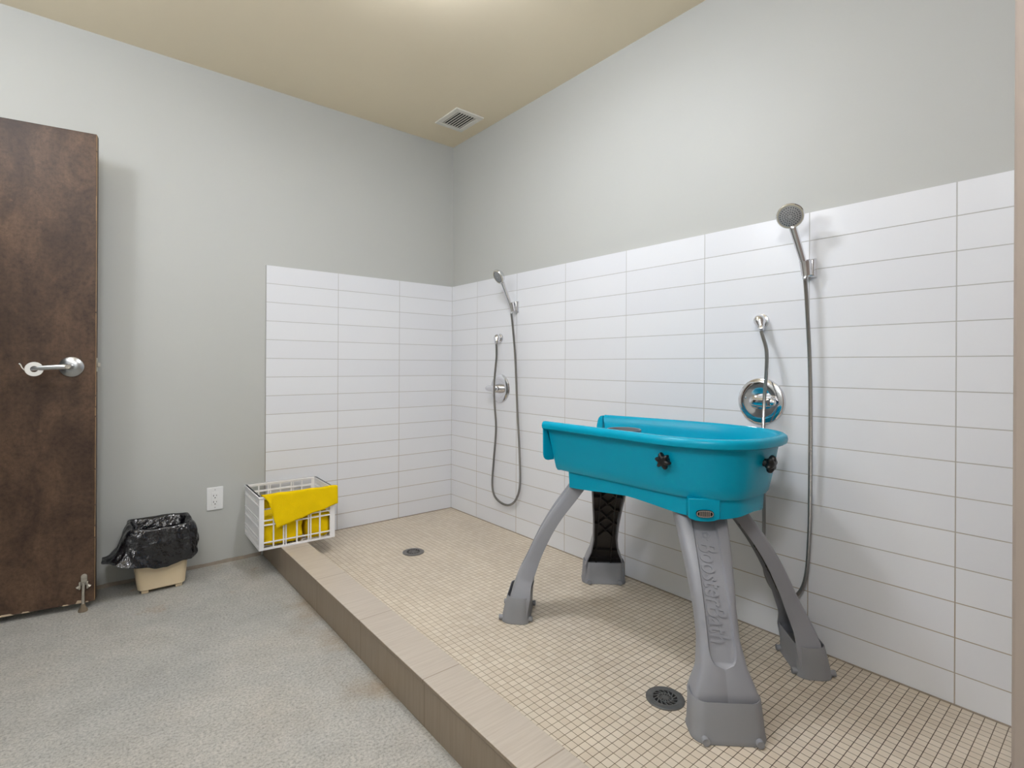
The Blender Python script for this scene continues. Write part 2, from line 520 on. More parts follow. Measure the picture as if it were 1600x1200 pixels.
# ------------------------------------------------------------------ door
DA = math.radians(9)
DL, DT, DH0, DH1 = 0.912, 0.044, 0.028, 2.058
latch = Vector((-1.970, -0.216, 0))
wd = Vector((math.cos(DA), -math.sin(DA), 0))      # hinge -> latch
nd = Vector((-math.sin(DA), -math.cos(DA), 0))     # out of the visible face
RD = Matrix((wd, -nd, (0, 0, 1))).transposed()
def dp(u, n, z):                                   # u from latch edge towards hinge, n out of the face
    return latch - wd * u + nd * n + Vector((0, 0, z))
def dbox(g, u0, u1, n0, n1, z0, z1):
    vs = [dp(u, n, z) for z in (z0, z1) for n in (n0, n1) for u in (u0, u1)]
    return g.add(vs, [(0, 2, 3, 1), (4, 5, 7, 6), (0, 1, 5, 4), (2, 6, 7, 3), (0, 4, 6, 2), (1, 3, 7, 5)])
door = bpy.data.objects.new('door_1', None)
C.objects.link(door)
door.location = dp(DL / 2, -DT / 2, DH0)
door['kind'] = 'structure'
tag(door, 'dark brown stained wooden door standing open against the grey wall', 'door')
build('door_leaf', dbox(G(), 0, DL, -DT, 0, DH0, DH1), M['wood'], door, bevel=0.003)
# worn corner along the latch edge
random.seed(9)
g = G(); z = DH0 + 0.004
while z < DH1 - 0.006:
    h = min(random.uniform(0.03, 0.12), DH1 - 0.004 - z)
    wv = random.choice((0.0012, 0.0016, 0.0016, 0.0026))
    dbox(g, -0.0006, wv, -0.0016, 0.0006, z, z + h)
    z += h + random.choice((0.0, 0.0, 0.0, 0.006))
build('worn_edge', g, M['worn'], door)
g = G()
for u, l, h in ((0.035, 0.03, 0.014), (0.085, 0.025, 0.005), (0.21, 0.03, 0.006), (0.26, 0.05, 0.008), (0.36, 0.03, 0.004), (0.02, 0.012, 0.006)):
    g.add([dp(u, 0.0009, DH0), dp(u + l, 0.0009, DH0), dp(u + l * 0.8, 0.0009, DH0 + h), dp(u + l * 0.25, 0.0009, DH0 + h * 0.9)], [(0, 1, 2, 3)])
build('chipped_edge', g, M['chip'], door)
g = dbox(G(), -0.002, 0.0, -0.034, -0.008, 1.025, 1.085)
build('latch_plate', g, M['bronze'], door, bevel=0.001)
g = dbox(G(), -0.013, -0.002, -0.028, -0.014, 1.045, 1.065)
build('latch_bolt', g, M['bronze'], door, bevel=0.003)
# lever handle
hz, hu = 1.046, 0.082
prof = [(0.0, 0.013), (0.018, 0.013), (0.022, 0.012), (0.040, 0.006), (0.0425, 0.003), (0.0425, 0.0)]
hb = build('handle_rose', G().lathe(prof, dp(hu, 0, hz), nd, 40), M['satin'], door)
g = G()
pts = spline([dp(hu, 0.012, hz), dp(hu, 0.05, hz), dp(hu + 0.012, 0.062, hz), dp(hu + 0.05, 0.064, hz - 0.002), dp(hu + 0.105, 0.06, hz - 0.006), dp(hu + 0.125, 0.052, hz - 0.008)], 6)
rings = []
for i, p in enumerate(pts):
    tt = (pts[min(i + 1, len(pts) - 1)] - pts[max(i - 1, 0)]).normalized()
    up = Vector((0, 0, 1)); up = (up - tt * up.dot(tt)).normalized(); sd = tt.cross(up)
    k = i / (len(pts) - 1)
    ry = lerp(0.0125, 0.0085, k) if k > 0.25 else 0.0115
    rx = 0.0115 if k < 0.25 else lerp(0.008, 0.0045, k)
    rings.append([p + up * ry * math.cos(2 * PI * q / 16) + sd * rx * math.sin(2 * PI * q / 16) for q in range(16)])
lev = build('handle_lever', G().loft(rings), M['satin'], door)
build('lock_cylinder', G().lathe([(0.0, 0.075), (0.008, 0.075), (0.0095, 0.073), (0.0095, 0.06)], dp(hu, 0, hz), nd, 20), M['bronze'], lev)
# kick-down stop
su = 0.036
g = dbox(G(), su - 0.011, su + 0.011, 0.0, 0.006, 0.105, 0.142)
g.lathe([(0.0, 0.008), (0.011, 0.008), (0.011, 0.0)], dp(su, 0, 0.142), nd, 20)
dbox(g, su - 0.016, su - 0.010, 0.004, 0.018, 0.092, 0.122)
dbox(g, su + 0.010, su + 0.016, 0.004, 0.018, 0.092, 0.122)
stp = build('kick_stop', g, M['bronze'], door, bevel=0.0015)
for s in (-1, 1):
    build('spring_wing', G().tube([dp(su + s * 0.012, 0.012, 0.110), dp(su + s * 0.021, 0.012, 0.099)], [0.0035, 0.0075], 10), M['bronze'], stp)
build('stop_rod', G().tube([dp(su, 0.014, 0.118), dp(su + 0.001, 0.018, 0.07), dp(su, 0.022, 0.026)], 0.0055, 10), M['bronze'], stp)
build('rubber_foot', G().lathe([(0.007, 0.032), (0.009, 0.02), (0.016, 0.008), (0.017, 0.0), (0.0, 0.0)], dp(su, 0.022, 0.0005), (0, 0, 1), 20), M['rubber'], stp)

# tape roll hung on the lever tip
ctr = dp(hu + 0.108, 0.06, hz - 0.006)
ax = wd * 0.25 + nd * 0.97
ring = [(0.0125, -0.008), (0.028, -0.008), (0.029, -0.007), (0.029, 0.007), (0.028, 0.008), (0.0125, 0.008), (0.0125, -0.008)]
cz = ctr + Vector((0, 0, -0.0035))
tp = thing('tape_roll', 'small white tape roll hung on the door lever', 'tape roll', cz)
build('tape', G().lathe(ring, cz, ax, 36), M['tape'], tp)
lt = wd * -1
pts = spline([cz + lt * 0.026 + Vector((0, 0, -0.008)), cz + lt * 0.036 + Vector((0, 0, 0.004)), cz + lt * 0.041 + Vector((0, 0, 0.016)), cz + lt * 0.046 + Vector((0, 0, 0.022))], 5)
g = G(); vs = []; fs = []
for i, p in enumerate(pts):
    vs += [p + nd * 0.007, p - nd * 0.007 + Vector((0, 0, 0.002))]
    if i: fs.append((2 * i - 2, 2 * i - 1, 2 * i + 1, 2 * i))
g.add(vs, fs)
e = build('loose_end', g, M['tape'], tp)
e.modifiers.new('thick', 'SOLIDIFY').thickness = 0.001

# ------------------------------------------------------------------ electrical outlet
t = thing('electrical_outlet', 'white double electrical outlet on the grey wall above the bin', 'outlet', (-1.472, PW, 0.290))
build('cover_plate', G().box((-1.511, PW - 0.006, 0.290), (-1.433, PW, 0.411)), M['white'], t, bevel=0.003)
rc = build('receptacle', G().box((-1.489, PW - 0.0085, 0.317), (-1.455, PW - 0.006, 0.384)), M['white'], t, bevel=0.0015)
g = G()
y = PW - 0.0090
for zc in (0.367, 0.334):
    g.box((-1.4805, y, zc - 0.0045), (-1.4780, y + 0.0008, zc + 0.0045))
    g.box((-1.4665, y, zc - 0.0035), (-1.4645, y + 0.0008, zc + 0.0035))
    g.lathe([(0.0, 0.0), (0.0027, 0.0), (0.0027, -0.0006)], (-1.4722, y, zc - 0.0115), (0, -1, 0), 14)
build('slots', g, M['slot'], rc)
for zc in (0.397, 0.304):
    build('screw', G().lathe([(0.0, 0.001), (0.003, 0.0005), (0.003, -0.001)], (-1.472, PW - 0.006, zc), (0, -1, 0), 14), M['satin'], t)

# ------------------------------------------------------------------ waste bin and its bag
def rrect(cx, cy, hx, hy, r, z, n=6, m=0):
    out = []
    for qx, qy, a0 in ((1, 1, 0), (-1, 1, 90), (-1, -1, 180), (1, -1, 270)):
        for k in range(n + 1):
            a = math.radians(a0 + 90 * k / n)
            out.append(Vector((cx + qx * (hx - r) + r * math.cos(a), cy + qy * (hy - r) + r * math.sin(a), z)))
    if m:                                        # subdivide the straight sides
        full = []
        for i, p in enumerate(out):
            full.append(p); q = out[(i + 1) % len(out)]
            if (i + 1) % (n + 1) == 0:
                full += [p.lerp(q, k / m) for k in range(1, m)]
        out = full
    return out
bx, by = -1.722, -0.122
t = thing('waste_bin', 'cream plastic waste bin lined with black bag beside the open door', 'bin', (bx, by, 0))
rings = [rrect(bx, by, 0.088, 0.072, 0.025, 0.014), rrect(bx, by, 0.094, 0.078, 0.028, 0.019), rrect(bx - 0.002, by, 0.102, 0.084, 0.03, 0.10),
         rrect(bx - 0.002, by, 0.112, 0.092, 0.032, 0.24), rrect(bx - 0.002, by, 0.116, 0.096, 0.034, 0.292), rrect(bx - 0.002, by, 0.119, 0.099, 0.035, 0.294),
         rrect(bx - 0.002, by, 0.117, 0.097, 0.035, 0.297), rrect(bx - 0.002, by, 0.112, 0.092, 0.033, 0.294), rrect(bx - 0.002, by, 0.099, 0.081, 0.03, 0.10), rrect(bx, by, 0.090, 0.074, 0.025, 0.022)]
build('bin_body', G().loft(rings), M['bin'], t)
for sx in (-1, 1):
    for sy in (-1, 1):
        build('foot', G().box((bx + sx * 0.066 - 0.014, by + sy * 0.056 - 0.012, 0.0), (bx + sx * 0.066 + 0.014, by + sy * 0.056 + 0.012, 0.018)), M['bin'], t, bevel=0.003)
# bag: from inside the bin, over the rim, down the outside with a flared creased skirt
def bag():
    g = G()
    base = rrect(0, 0, 1, 1, 0.3, 0, 13, 12)
    lev = [(-0.035, 0.060, 0), (-0.030, 0.12, 0.1), (-0.028, 0.20, 0.3), (-0.022, 0.27, 0.3), (-0.008, 0.300, 0.3), (0.004, 0.305, 0.35), (0.0085, 0.300, 0.6), (0.011, 0.285, 0.9), (0.013, 0.265, 1.2), (0.014, 0.240, 1.4), (0.015, 0.215, 1.6), (0.016, 0.190, 1.6), (0.018, 0.165, 1.6), (0.019, 0.145, 1.5), (0.020, 0.132, 1.2), (0.017, 0.122, 1.2)]
    rings = []
    for li, (off, z, amp) in enumerate(lev):
        ring = []
        for k, b in enumerate(base):
            th = math.atan2(b.y, b.x)
            hx, hy = interp([(0.055, 0.094), (0.3, 0.117)], z), interp([(0.055, 0.075), (0.3, 0.098)], z)
            if li > 5: hx, hy = 0.117, 0.098
            p = Vector((b.x * hx, b.y * hy, 0))
            d = Vector((b.x, b.y, 0)).normalized()
            cr = noise.noise(Vector((math.cos(th) * 3.1, math.sin(th) * 3.1, z * 7))) + 0.6 * noise.noise(Vector((math.cos(th) * 9, math.sin(th) * 9, z * 13 + 3)))
            cr2 = abs(noise.noise(Vector((math.cos(th) * 5 + z * 14, math.sin(th) * 5 - z * 8, 7)))) - 0.5 * abs(noise.noise(Vector((math.cos(th) * 11 - z * 22, math.sin(th) * 11 + z * 9, 2))))
            o2 = off + amp * (0.007 * cr + 0.017 * cr2)
            if li > 5:
                f = (li - 5) / 10
                left = max(0.0, math.cos(th - math.radians(196))) ** 3
                o2 += left * 0.094 * f ** 1.2
                o2 += 0.012 * max(0.0, math.cos(th)) * math.sin(PI * f)
                if b.y > 0.5: o2 = min(o2, 0.014)            # the wall is close behind
                o2 -= max(0.0, math.cos(th)) * 0.006 * f
            zz = z
            if li >= 4: zz += 0.010 * noise.noise(Vector((math.cos(th) * 2.2, math.sin(th) * 2.2, 5))) + (0.008 if th > 0 else 0)
            if li > 10: zz += (0.012 * noise.noise(Vector((math.cos(th) * 4, math.sin(th) * 4, 9))) + 0.02 * max(0, math.cos(th)) + 0.062 * max(0.0, math.cos(th - math.radians(196))) ** 3) * (li - 10) / 5
            q = p + d * o2
            ring.append((bx - 0.002 + q.x, min(by + q.y, PW - 0.004), zz))
        rings.append(ring)
    g.loft(rings, (True, False))
    return g
bg = build('garbage_bag', bag(), M['bag'], ang=70)
tag(bg, 'shiny black garbage bag folded over the rim of the cream bin', 'bag')
bg.modifiers.new('sub', 'SUBSURF').levels = 1
bg.modifiers['sub'].render_levels = 1
bg.modifiers.new('thick', 'SOLIDIFY').thickness = 0.0008

# ------------------------------------------------------------------ crate and towels
CA = math.radians(-1.8)
cu = Vector((math.cos(CA), math.sin(CA), 0)); cv = Vector((-math.sin(CA), math.cos(CA), 0))
CO = Vector((-1.343, -0.358, ZC + 0.0005))
CW, CD, CHt = 0.372, 0.338, 0.266
def cp(u, v, z): return CO + cu * u + cv * v + Vector((0, 0, z))
def cbox(g, a, b):
    vs = [cp(u, v, z) for z in (a[2], b[2]) for v in (a[1], b[1]) for u in (a[0], b[0])]
    return g.add(vs, [(0, 2, 3, 1), (4, 5, 7, 6), (0, 1, 5, 4), (2, 6, 7, 3), (0, 4, 6, 2), (1, 3, 7, 5)])
t = thing('milk_crate', 'white plastic milk crate with yellow towels sitting on the shower curb', 'crate', cp(CW / 2, CD / 2, 0))
T = 0.008
def open_panel(v0, v1, slots):
    g = G()
    for f0, f1 in ((0.0, 0.06), (0.93, 1.0)):
        cbox(g, (CW * f0, v0, 0), (CW * f1, v1, CHt))
    for f, wd_ in ((0.18, 0.006), (0.308, 0.006), (0.338, 0.006), (0.48, 0.007), (0.635, 0.006), (0.665, 0.006), (0.79, 0.007)):
        cbox(g, (CW * f - wd_ / 2, v0 + 0.001, 0.004), (CW * f + wd_ / 2, v1 - 0.001, CHt - 0.004))
    hb = [(0.0, 0.035), (0.125, 0.145), (0.45, 0.472), (0.535, 0.555), (0.945, 1.0)]
    if slots: hb += [(0.82, 0.855)]
    for f0, f1 in hb:
        cbox(g, (0.004, v0 + 0.0005, CHt * f0), (CW - 0.004, v1 - 0.0005, CHt * f1))
    return g
build('front_panel', open_panel(0, T, False), M['crate'], t)
build('back_panel', open_panel(CD - T, CD, True), M['crate'], t)
def side_panel(u0, u1, su):
    g = G()
    for f0, f1 in ((0.0, 0.05), (0.11, 0.17), (0.23, 0.42), (0.47, 0.53), (0.58, 0.82), (0.88, 1.0)):
        cbox(g, (u0, T, CHt * f0), (u1, CD - T, CHt * f1))
    n = 13
    for i in range(n + 1):
        v = lerp(T + 0.004, CD - T - 0.004, i / n)
        cbox(g, (u0 + 0.001, v - 0.004, 0.004), (u1 - 0.001, v + 0.004, CHt - 0.004))
    for f in (0.23, 0.42, 0.58, 0.82, 0.975):                     # raised ribs
        cbox(g, (min(u0, u0 + su), T, CHt * f - 0.003), (max(u1, u1 + su), CD - T, CHt * f + 0.003))
    return g
build('side_panel', side_panel(0, T, -0.003), M['crate'], t)
build('side_panel', side_panel(CW - T, CW, 0.003), M['crate'], t)
g = G()
for i in range(8):
    u = lerp(0.02, CW - 0.02, i / 7); v = lerp(0.02, CD - 0.02, i / 7)
    cbox(g, (u - 0.006, T, 0.0), (u + 0.006, CD - T, 0.006))
    cbox(g, (T, v - 0.006, 0.0005), (CW - T, v + 0.006, 0.0055))
build('base_grid', g, M['crate'], t)
g = G()
cbox(g, (-0.004, -0.004, CHt - 0.010), (CW + 0.004, 0.010, CHt)); cbox(g, (-0.004, CD - 0.010, CHt - 0.010), (CW + 0.004, CD + 0.004, CHt))
cbox(g, (-0.004, 0.010, CHt - 0.010), (0.010, CD - 0.010, CHt)); cbox(g, (CW - 0.010, 0.010, CHt - 0.010), (CW + 0.004, CD - 0.010, CHt))
build('rim', g, M['crate'], t, bevel=0.002)
# towel draped over the front rim
g = G(); NA, NB = 40, 30; vs = []; fs = []
for i in range(NA + 1):
    a = i / NA
    u = lerp(0.012, CW + 0.006, a)
    zl = lerp(0.085, 0.165, max(0, (a - 0.12) / 0.88)) if a > 0.12 else lerp(0.235, 0.085, (a / 0.12) ** 0.8)
    Lo = CHt - zl; Li = 0.09
    for j in range(NB + 1):
        s = lerp(-Li, Lo, j / NB)
        r = 0.0085
        nz = noise.noise(Vector((a * 4, s * 9, 1)))
        if s < -0.012:
            v, z = 0.018 + 0.35 * (-s - 0.012) + 0.01 * nz, CHt + 0.004 - (-s - 0.012) * 0.93
        elif s < 0.012:
            ph = (s + 0.012) / 0.024 * PI
            v, z = 0.004 + 0.0145 * math.cos(ph), CHt + 0.005 + 0.004 * math.sin(ph)
        else:
            v, z = -0.0105 - 0.010 * min(1, (s - 0.012) / 0.1) * (0.5 + 0.6 * nz), CHt + 0.004 - (s - 0.012)
        uu = u + (0.05 * a + 0.012 * nz) * 0.1 * (1 if s > 0 else 0) + (0.055 * (1 - a) ** 6 * max(0, s) / max(Lo, 1e-3) * 0.8)
        vs.append(cp(uu, v, z + 0.003 * noise.noise(Vector((a * 7, 0, 4)))))
for i in range(NA):
    for j in range(NB):
        k = i * (NB + 1) + j
        fs.append((k, k + 1, k + NB + 2, k + NB + 1))
tw = build('yellow_towel', G().add(vs, fs), M['towel'], ang=80)
tag(tw, 'yellow microfibre towel draped over the front rim of the white crate', 'towel')
tw.modifiers.new('thick', 'SOLIDIFY').thickness = 0.004
# crumpled towels inside
def heap(u0, u1, v0, v1, z0, z1, seed):
    g = G(); vs = []; fs = []; NU, NV = 34, 26
    for i in range(NU + 1):
        for j in range(NV + 1):
            la = math.pi * (i / NU - 0.5); lo = 2 * PI * j / NV
            def sg(x): return math.copysign(abs(x) ** 0.3, x)
            d = Vector((sg(math.cos(la)) * sg(math.cos(lo)), sg(math.cos(la)) * sg(math.sin(lo)), sg(math.sin(la))))
            q = d * 2.3 + Vector((seed, seed * 2, 0))
            k = 0.93 + 0.16 * abs(noise.noise(q)) - 0.10 * abs(noise.noise(q * 2.3)) + 0.05 * noise.noise(q * 5)
            k = min(k, 1.0)
            vs.append(cp(lerp(u0, u1, 0.5 + 0.5 * d.x * k), lerp(v0, v1, 0.5 + 0.5 * d.y * k), lerp(z0, z1, 0.5 + 0.5 * d.z * k)))
    for i in range(NU):
        for j in range(NV):
            a = i * (NV + 1) + j
            fs.append((a, a + 1, a + NV + 2, a + NV + 1))
    return g.add(vs, fs)
h = build('yellow_towel', heap(0.0085, 0.224, 0.009, 0.215, 0.0065, 0.158, 1.3), M['towel'], ang=80)
tag(h, 'crumpled yellow towel inside the white crate, at the left end', 'towel')
h = build('yellow_towel', heap(0.226, 0.358, 0.009, 0.20, 0.0065, 0.145, 6.1), M['towel'], ang=80)
tag(h, 'crumpled yellow towel inside the white crate, at the right end', 'towel')

# ------------------------------------------------------------------ floor drains
def drain(x, y, label):
    t = thing('floor_drain', label, 'drain', (x, y, ZM), 'round floor drains')
    R = 0.057
    build('drain_ring', G().lathe([(0.040, 0.0005), (0.041, 0.004), (0.052, 0.0055), (R, 0.0035), (R, 0.0)], (x, y, ZM), (0, 0, 1), 40), M['drain'], t)
    g = G().lathe([(0.0, 0.0012), (0.041, 0.0012), (0.041, 0.0)], (x, y, ZM), (0, 0, 1), 32)
    build('drain_well', g, M['slot'], t)
    g = G()
    for r0, r1 in ((0.0, 0.006), (0.019, 0.0225), (0.036, 0.042)):
        g.lathe([(max(r0, 0.0001), 0.001), (max(r0, 0.0001), 0.0046), (r1, 0.0046), (r1, 0.001)], (x, y, ZM), (0, 0, 1), 32)
    for k in range(14):
        a = 2 * PI * k / 14
        def pt(r, da, z): return Vector((x + r * math.cos(a + da), y + r * math.sin(a + da), ZM + z))
        for ra, rb, sh in ((0.005, 0.020, 0.25), (0.0215, 0.037, 0.38)):
            w0 = 0.0017
            a0, a1 = (0, sh) if k % 1 == 0 else (sh, 0)
            P = [pt(ra, a0, 0.0045), pt(rb, a1, 0.0045)]
            d = (P[1] - P[0]).normalized(); sdv = Vector((-d.y, d.x, 0)) * w0
            vs = [P[0] - sdv, P[0] + sdv, P[1] + sdv, P[1] - sdv]
            vs += [v - Vector((0, 0, 0.0033)) for v in vs]
            g.add(vs, [(0, 1, 2, 3), (0, 4, 5, 1), (2, 6, 7, 3), (1, 5, 6, 2), (0, 3, 7, 4)])
    build('drain_grate', g, M['drain'], t)
drain(-0.638, -0.620, 'round grey floor drain in the mosaic at the far end of the shower')
drain(-0.647, -2.197, 'round grey floor drain in the mosaic beside the bath front leg')

# ------------------------------------------------------------------ shower sets: built at y = 0 of each set, then copied
def hose_mesh(pts):
    P = resample(spline([(-0.0 + p[2] if len(p) > 2 else -0.045, p[0], p[1]) for p in pts], 12), 0.0022)
    return G().tube(P, [0.0071 if i % 2 else 0.0060 for i in range(len(P))], 8)

def hand_shower(y0, hb, head, nrm, hose, label):
    """hb = handle foot in the bracket, head = centre of the spray head"""
    hb = Vector(hb); head = Vector(head); nrm = Vector(nrm).normalized()
    t = thing('hand_shower', label, 'hand shower', hb, 'chrome hand showers')
    ax = nrm
    build('spray_head', G().lathe([(0.0, -0.026), (0.016, -0.025), (0.030, -0.018), (0.041, -0.006), (0.0445, 0.003), (0.0445, 0.008), (0.042, 0.011)], head, ax, 40), M['chrome'], t)
    build('head_ring', G().lathe([(0.0425, 0.0095), (0.0415, 0.0125), (0.0375, 0.0128), (0.037, 0.009)], head, ax, 40), M['cream_ring'], t)
    sf = build('spray_face', G().lathe([(0.0, 0.0155), (0.012, 0.0145), (0.031, 0.0128), (0.0372, 0.0105)], head, ax, 36), M['sprayface'], t)
    g = G()
    a = ax.orthogonal().normalized(); b = ax.cross(a)
    for r, n in ((0.009, 8), (0.016, 14), (0.0235, 20), (0.031, 26)):
        for k in range(n):
            th = 2 * PI * k / n
            c = head + (a * math.cos(th) + b * math.sin(th)) * r + ax * (0.0136 if r < 0.02 else 0.0124)
            g.lathe([(0.0, 0.0022), (0.0018, 0.0018), (0.0022, 0.0)], c, ax, 6)
    build('nozzles', g, M['nozzle'], sf)
    neck = head - ax * 0.016 - Vector((0, 0, 0.022))
    d = (hb - neck)
    pts = spline([head - ax * 0.012 - Vector((0, 0, 0.010)), neck, neck + d * 0.35 - ax * -0.006 * 0, neck + d * 0.7, hb], 6)
    rr = [lerp(0.017, 0.0135, min(1, i / 8)) if i < 9 else lerp(0.0135, 0.0105, (i - 8) / (len(pts) - 9)) for i in range(len(pts))]
    h = build('handle', G().tube(pts, rr, 18), M['chrome'], t)
    build('button', G().lathe([(0.0, 0.003), (0.005, 0.002), (0.006, -0.002)], pts[9] + Vector((-0.0125, -0.004, 0.0)), (-1, -0.2, 0.2), 14), M['satin'], h)
    build('hose', hose_mesh(hose), M['hose'], t)
    g = G().tube([hb + d.normalized() * -0.005, hb + d.normalized() * 0.022, hb + Vector((0, 0, -0.04))], [0.0105, 0.0105, 0.0085], 14)
    build('hose_nut', g, M['satin'], t)
    return t

def bracket(y, z, tilt, label):
    t = thing('shower_bracket', label, 'shower bracket', (0, y, z - 0.035), 'chrome shower wall brackets')
    g = G()
    g.loft([[(0.0, y + sy * 0.024, zz) for sy, zz in ((-1, z - 0.034), (1, z - 0.034), (1, z + 0.036), (-1, z + 0.036))],
            [(-0.008, y + sy * 0.023, zz) for sy, zz in ((-1, z - 0.033), (1, z - 0.033), (1, z + 0.035), (-1, z + 0.035))],
            [(-0.022, y + sy * 0.017, zz) for sy, zz in ((-1, z - 0.027), (1, z - 0.027), (1, z + 0.030), (-1, z + 0.030))]])
    build('wall_mount', g, M['chrome'], t, bevel=0.004, seg=3)
    ax = Vector((-tilt, 0, 1)).normalized()
    g = G().lathe([(0.0125, -0.026), (0.0165, -0.026), (0.0195, 0.026), (0.0155, 0.026), (0.0125, -0.026)], (-0.038, y, z), ax, 28)
    build('cradle', g, M['chrome'], t)
    return t

def elbow(y, z, label):
    t = thing('supply_elbow', label, 'pipe elbow', (0, y, z), 'chrome hose supply elbows')
    build('flange', G().lathe([(0.0, 0.012), (0.018, 0.011), (0.027, 0.006), (0.029, 0.0)], (0, y, z), (-1, 0, 0), 32), M['chrome'], t)
    dn = Vector((-0.42, -0.40, -1)).normalized()
    c = Vector((-0.026, y - 0.004, z))
    g = G().lathe([(0.0125, -0.030), (0.0150, -0.020), (0.020, -0.010), (0.0225, 0.0), (0.0205, 0.010), (0.014, 0.019), (0.0, 0.0235)], c, -dn, 28)
    g.tube([(-0.004, y, z), (-0.026, y - 0.004, z)], 0.0175, 20)
    build('elbow_body', g, M['chrome'], t)
    build('outlet_nut', G().lathe([(0.0, 0.024), (0.0125, 0.024), (0.0130, 0.034), (0.0105, 0.042), (0.0, 0.042)], c, dn, 8), M['chrome'], t, ang=25)
    return t

def valve(y, z, dirv, label):
    t = thing('shower_valve', label, 'shower valve', (0, y, z), 'round chrome shower valves')
    build('escutcheon', G().lathe([(0.0, 0.010), (0.045, 0.0115), (0.060, 0.014), (0.078, 0.014), (0.087, 0.008), (0.090, 0.0)], (0, y, z), (-1, 0, 0), 56), M['chrome'], t)
    hub = build('valve_hub', G().lathe([(0.0, 0.058), (0.018, 0.056), (0.025, 0.050), (0.026, 0.034), (0.030, 0.012), (0.030, 0.008)], (0, y, z), (-1, 0, 0), 32), M['chrome'], t)
    d = Vector(dirv).normalized()
    P = [Vector((-0.050, y, z)) - d * 0.018, Vector((-0.052, y, z)), Vector((-0.054, y, z)) + d * 0.035, Vector((-0.056, y, z)) + d * 0.066, Vector((-0.056, y, z)) + d * 0.078]
    pts = spline(P, 5)
    rings = []
    for i, p in enumerate(pts):
        k = i / (len(pts) - 1)
        wv = 0.021 * math.sin(PI * (0.12 + 0.8 * k)) ** 0.6 * (1 - 0.25 * k); hv = 0.010 * math.sin(PI * (0.15 + 0.76 * k)) ** 0.5
        up = Vector((1, 0, 0)).cross(d).normalized()
        rings.append([p + up * wv * math.cos(2 * PI * q / 18) + Vector((-1, 0, 0)) * hv * math.sin(2 * PI * q / 18) for q in range(18)])
    build('lever', G().loft(rings), M['chrome'], hub)
    for s in (-1, 1):
        build('screw', G().lathe([(0.0, 0.0175), (0.003, 0.0165), (0.0035, 0.013)], (0, y + s * 0.055, z + 0.012), (-1, 0, 0), 12), M['satin'], t)
    return t

near_hose = [(-2.199, 1.196, -0.0445), (-2.206, 1.176, -0.048), (-2.226, 1.12, -0.060), (-2.231, 1.04, -0.072), (-2.228, 0.94, -0.080), (-2.222, 0.84, -0.074), (-2.213, 0.66, -0.05), (-2.206, 0.469, -0.03), (-2.202, 0.335, -0.024), (-2.217, 0.262, -0.022),
             (-2.253, 0.221, -0.02), (-2.293, 0.219, -0.02), (-2.331, 0.255, -0.02), (-2.352, 0.325, -0.021), (-2.361, 0.438, -0.024), (-2.366, 0.60, -0.028), (-2.369, 0.912, -0.036), (-2.366, 1.10, -0.040), (-2.357, 1.30, -0.044), (-2.352, 1.372, -0.044)]
far_hose = [(-0.571, 1.192, -0.0445), (-0.578, 1.172, -0.048), (-0.594, 1.11, -0.060), (-0.599, 1.04, -0.072), (-0.598, 0.94, -0.080), (-0.588, 0.82, -0.068), (-0.573, 0.672, -0.045), (-0.532, 0.468, -0.03), (-0.510, 0.324, -0.024), (-0.530, 0.248, -0.022),
            (-0.600, 0.215, -0.02), (-0.677, 0.219, -0.02), (-0.743, 0.270, -0.021), (-0.779, 0.372, -0.024), (-0.775, 0.578, -0.028), (-0.763, 0.802, -0.034), (-0.750, 1.10, -0.040), (-0.728, 1.30, -0.044), (-0.715, 1.372, -0.044)]
hand_shower(-2.35, (-0.040, -2.350, 1.412), (-0.104, -2.326, 1.590), (-0.80, -0.25, -0.48), near_hose, 'chrome hand shower with long steel hose on the wall behind the teal bath')
hand_shower(-0.71, (-0.040, -0.712, 1.410), (-0.108, -0.678, 1.590), (-0.84, 0.10, -0.52), far_hose, 'chrome hand shower with long steel hose near the room corner')
bracket(-2.352, 1.412, 0.30, 'chrome wall bracket holding the hand shower behind the teal bath')
bracket(-0.712, 1.412, 0.30, 'chrome wall bracket holding the hand shower near the room corner')
elbow(-2.180, 1.236, 'chrome supply elbow on the tiles above the valve behind the teal bath')
elbow(-0.552, 1.232, 'chrome supply elbow on the tiles above the valve near the corner')
valve(-2.180, 0.929, (0, -1, 0.02), 'large round chrome shower valve on the tiles behind the teal bath')
valve(-0.558, 0.918, (0, 1, 0.02), 'round chrome shower valve on the tiles near the room corner')

# ------------------------------------------------------------------ raised pet bath
bath = thing('pet_bath', 'teal plastic pet bath raised on four curved grey legs in the shower', 'pet bath', (-0.38, -1.98, ZM))
ZR = 0.845
path = []
for k in range(13): path.append((-0.627, lerp(-1.622, -2.10, k / 12)))
cxm, hw, y_s, y_e = -0.374, 0.253, -2.10, -2.402
for k in range(1, 36):
    a = PI * k / 36
    ca, sa = math.cos(a), math.sin(a)
    path.append((cxm - hw * math.copysign(abs(ca) ** (2 / 2.5), ca), y_s + (y_e - y_s) * abs(sa) ** (2 / 2.5)))
for k in range(13): path.append((lerp(-0.121, -0.207, (k / 12) ** 1.35), lerp(-2.10, -1.590, k / 12)))
NP = len(path)
nrm = []
for i in range(NP):
    a = Vector(path[max(0, i - 1)]); b = Vector(path[min(NP - 1, i + 1)])
    d = (b - a).normalized()
    nrm.append(Vector((-d.y, d.x)))            # points inward
sgn = 1 if (Vector((cxm, -1.9)) - Vector(path[3])).dot(nrm[3]) > 0 else -1
nrm = [n * sgn for n in nrm]
def off(i, o, z):
    return (path[i][0] + nrm[i].x * o, path[i][1] + nrm[i].y * o, z)
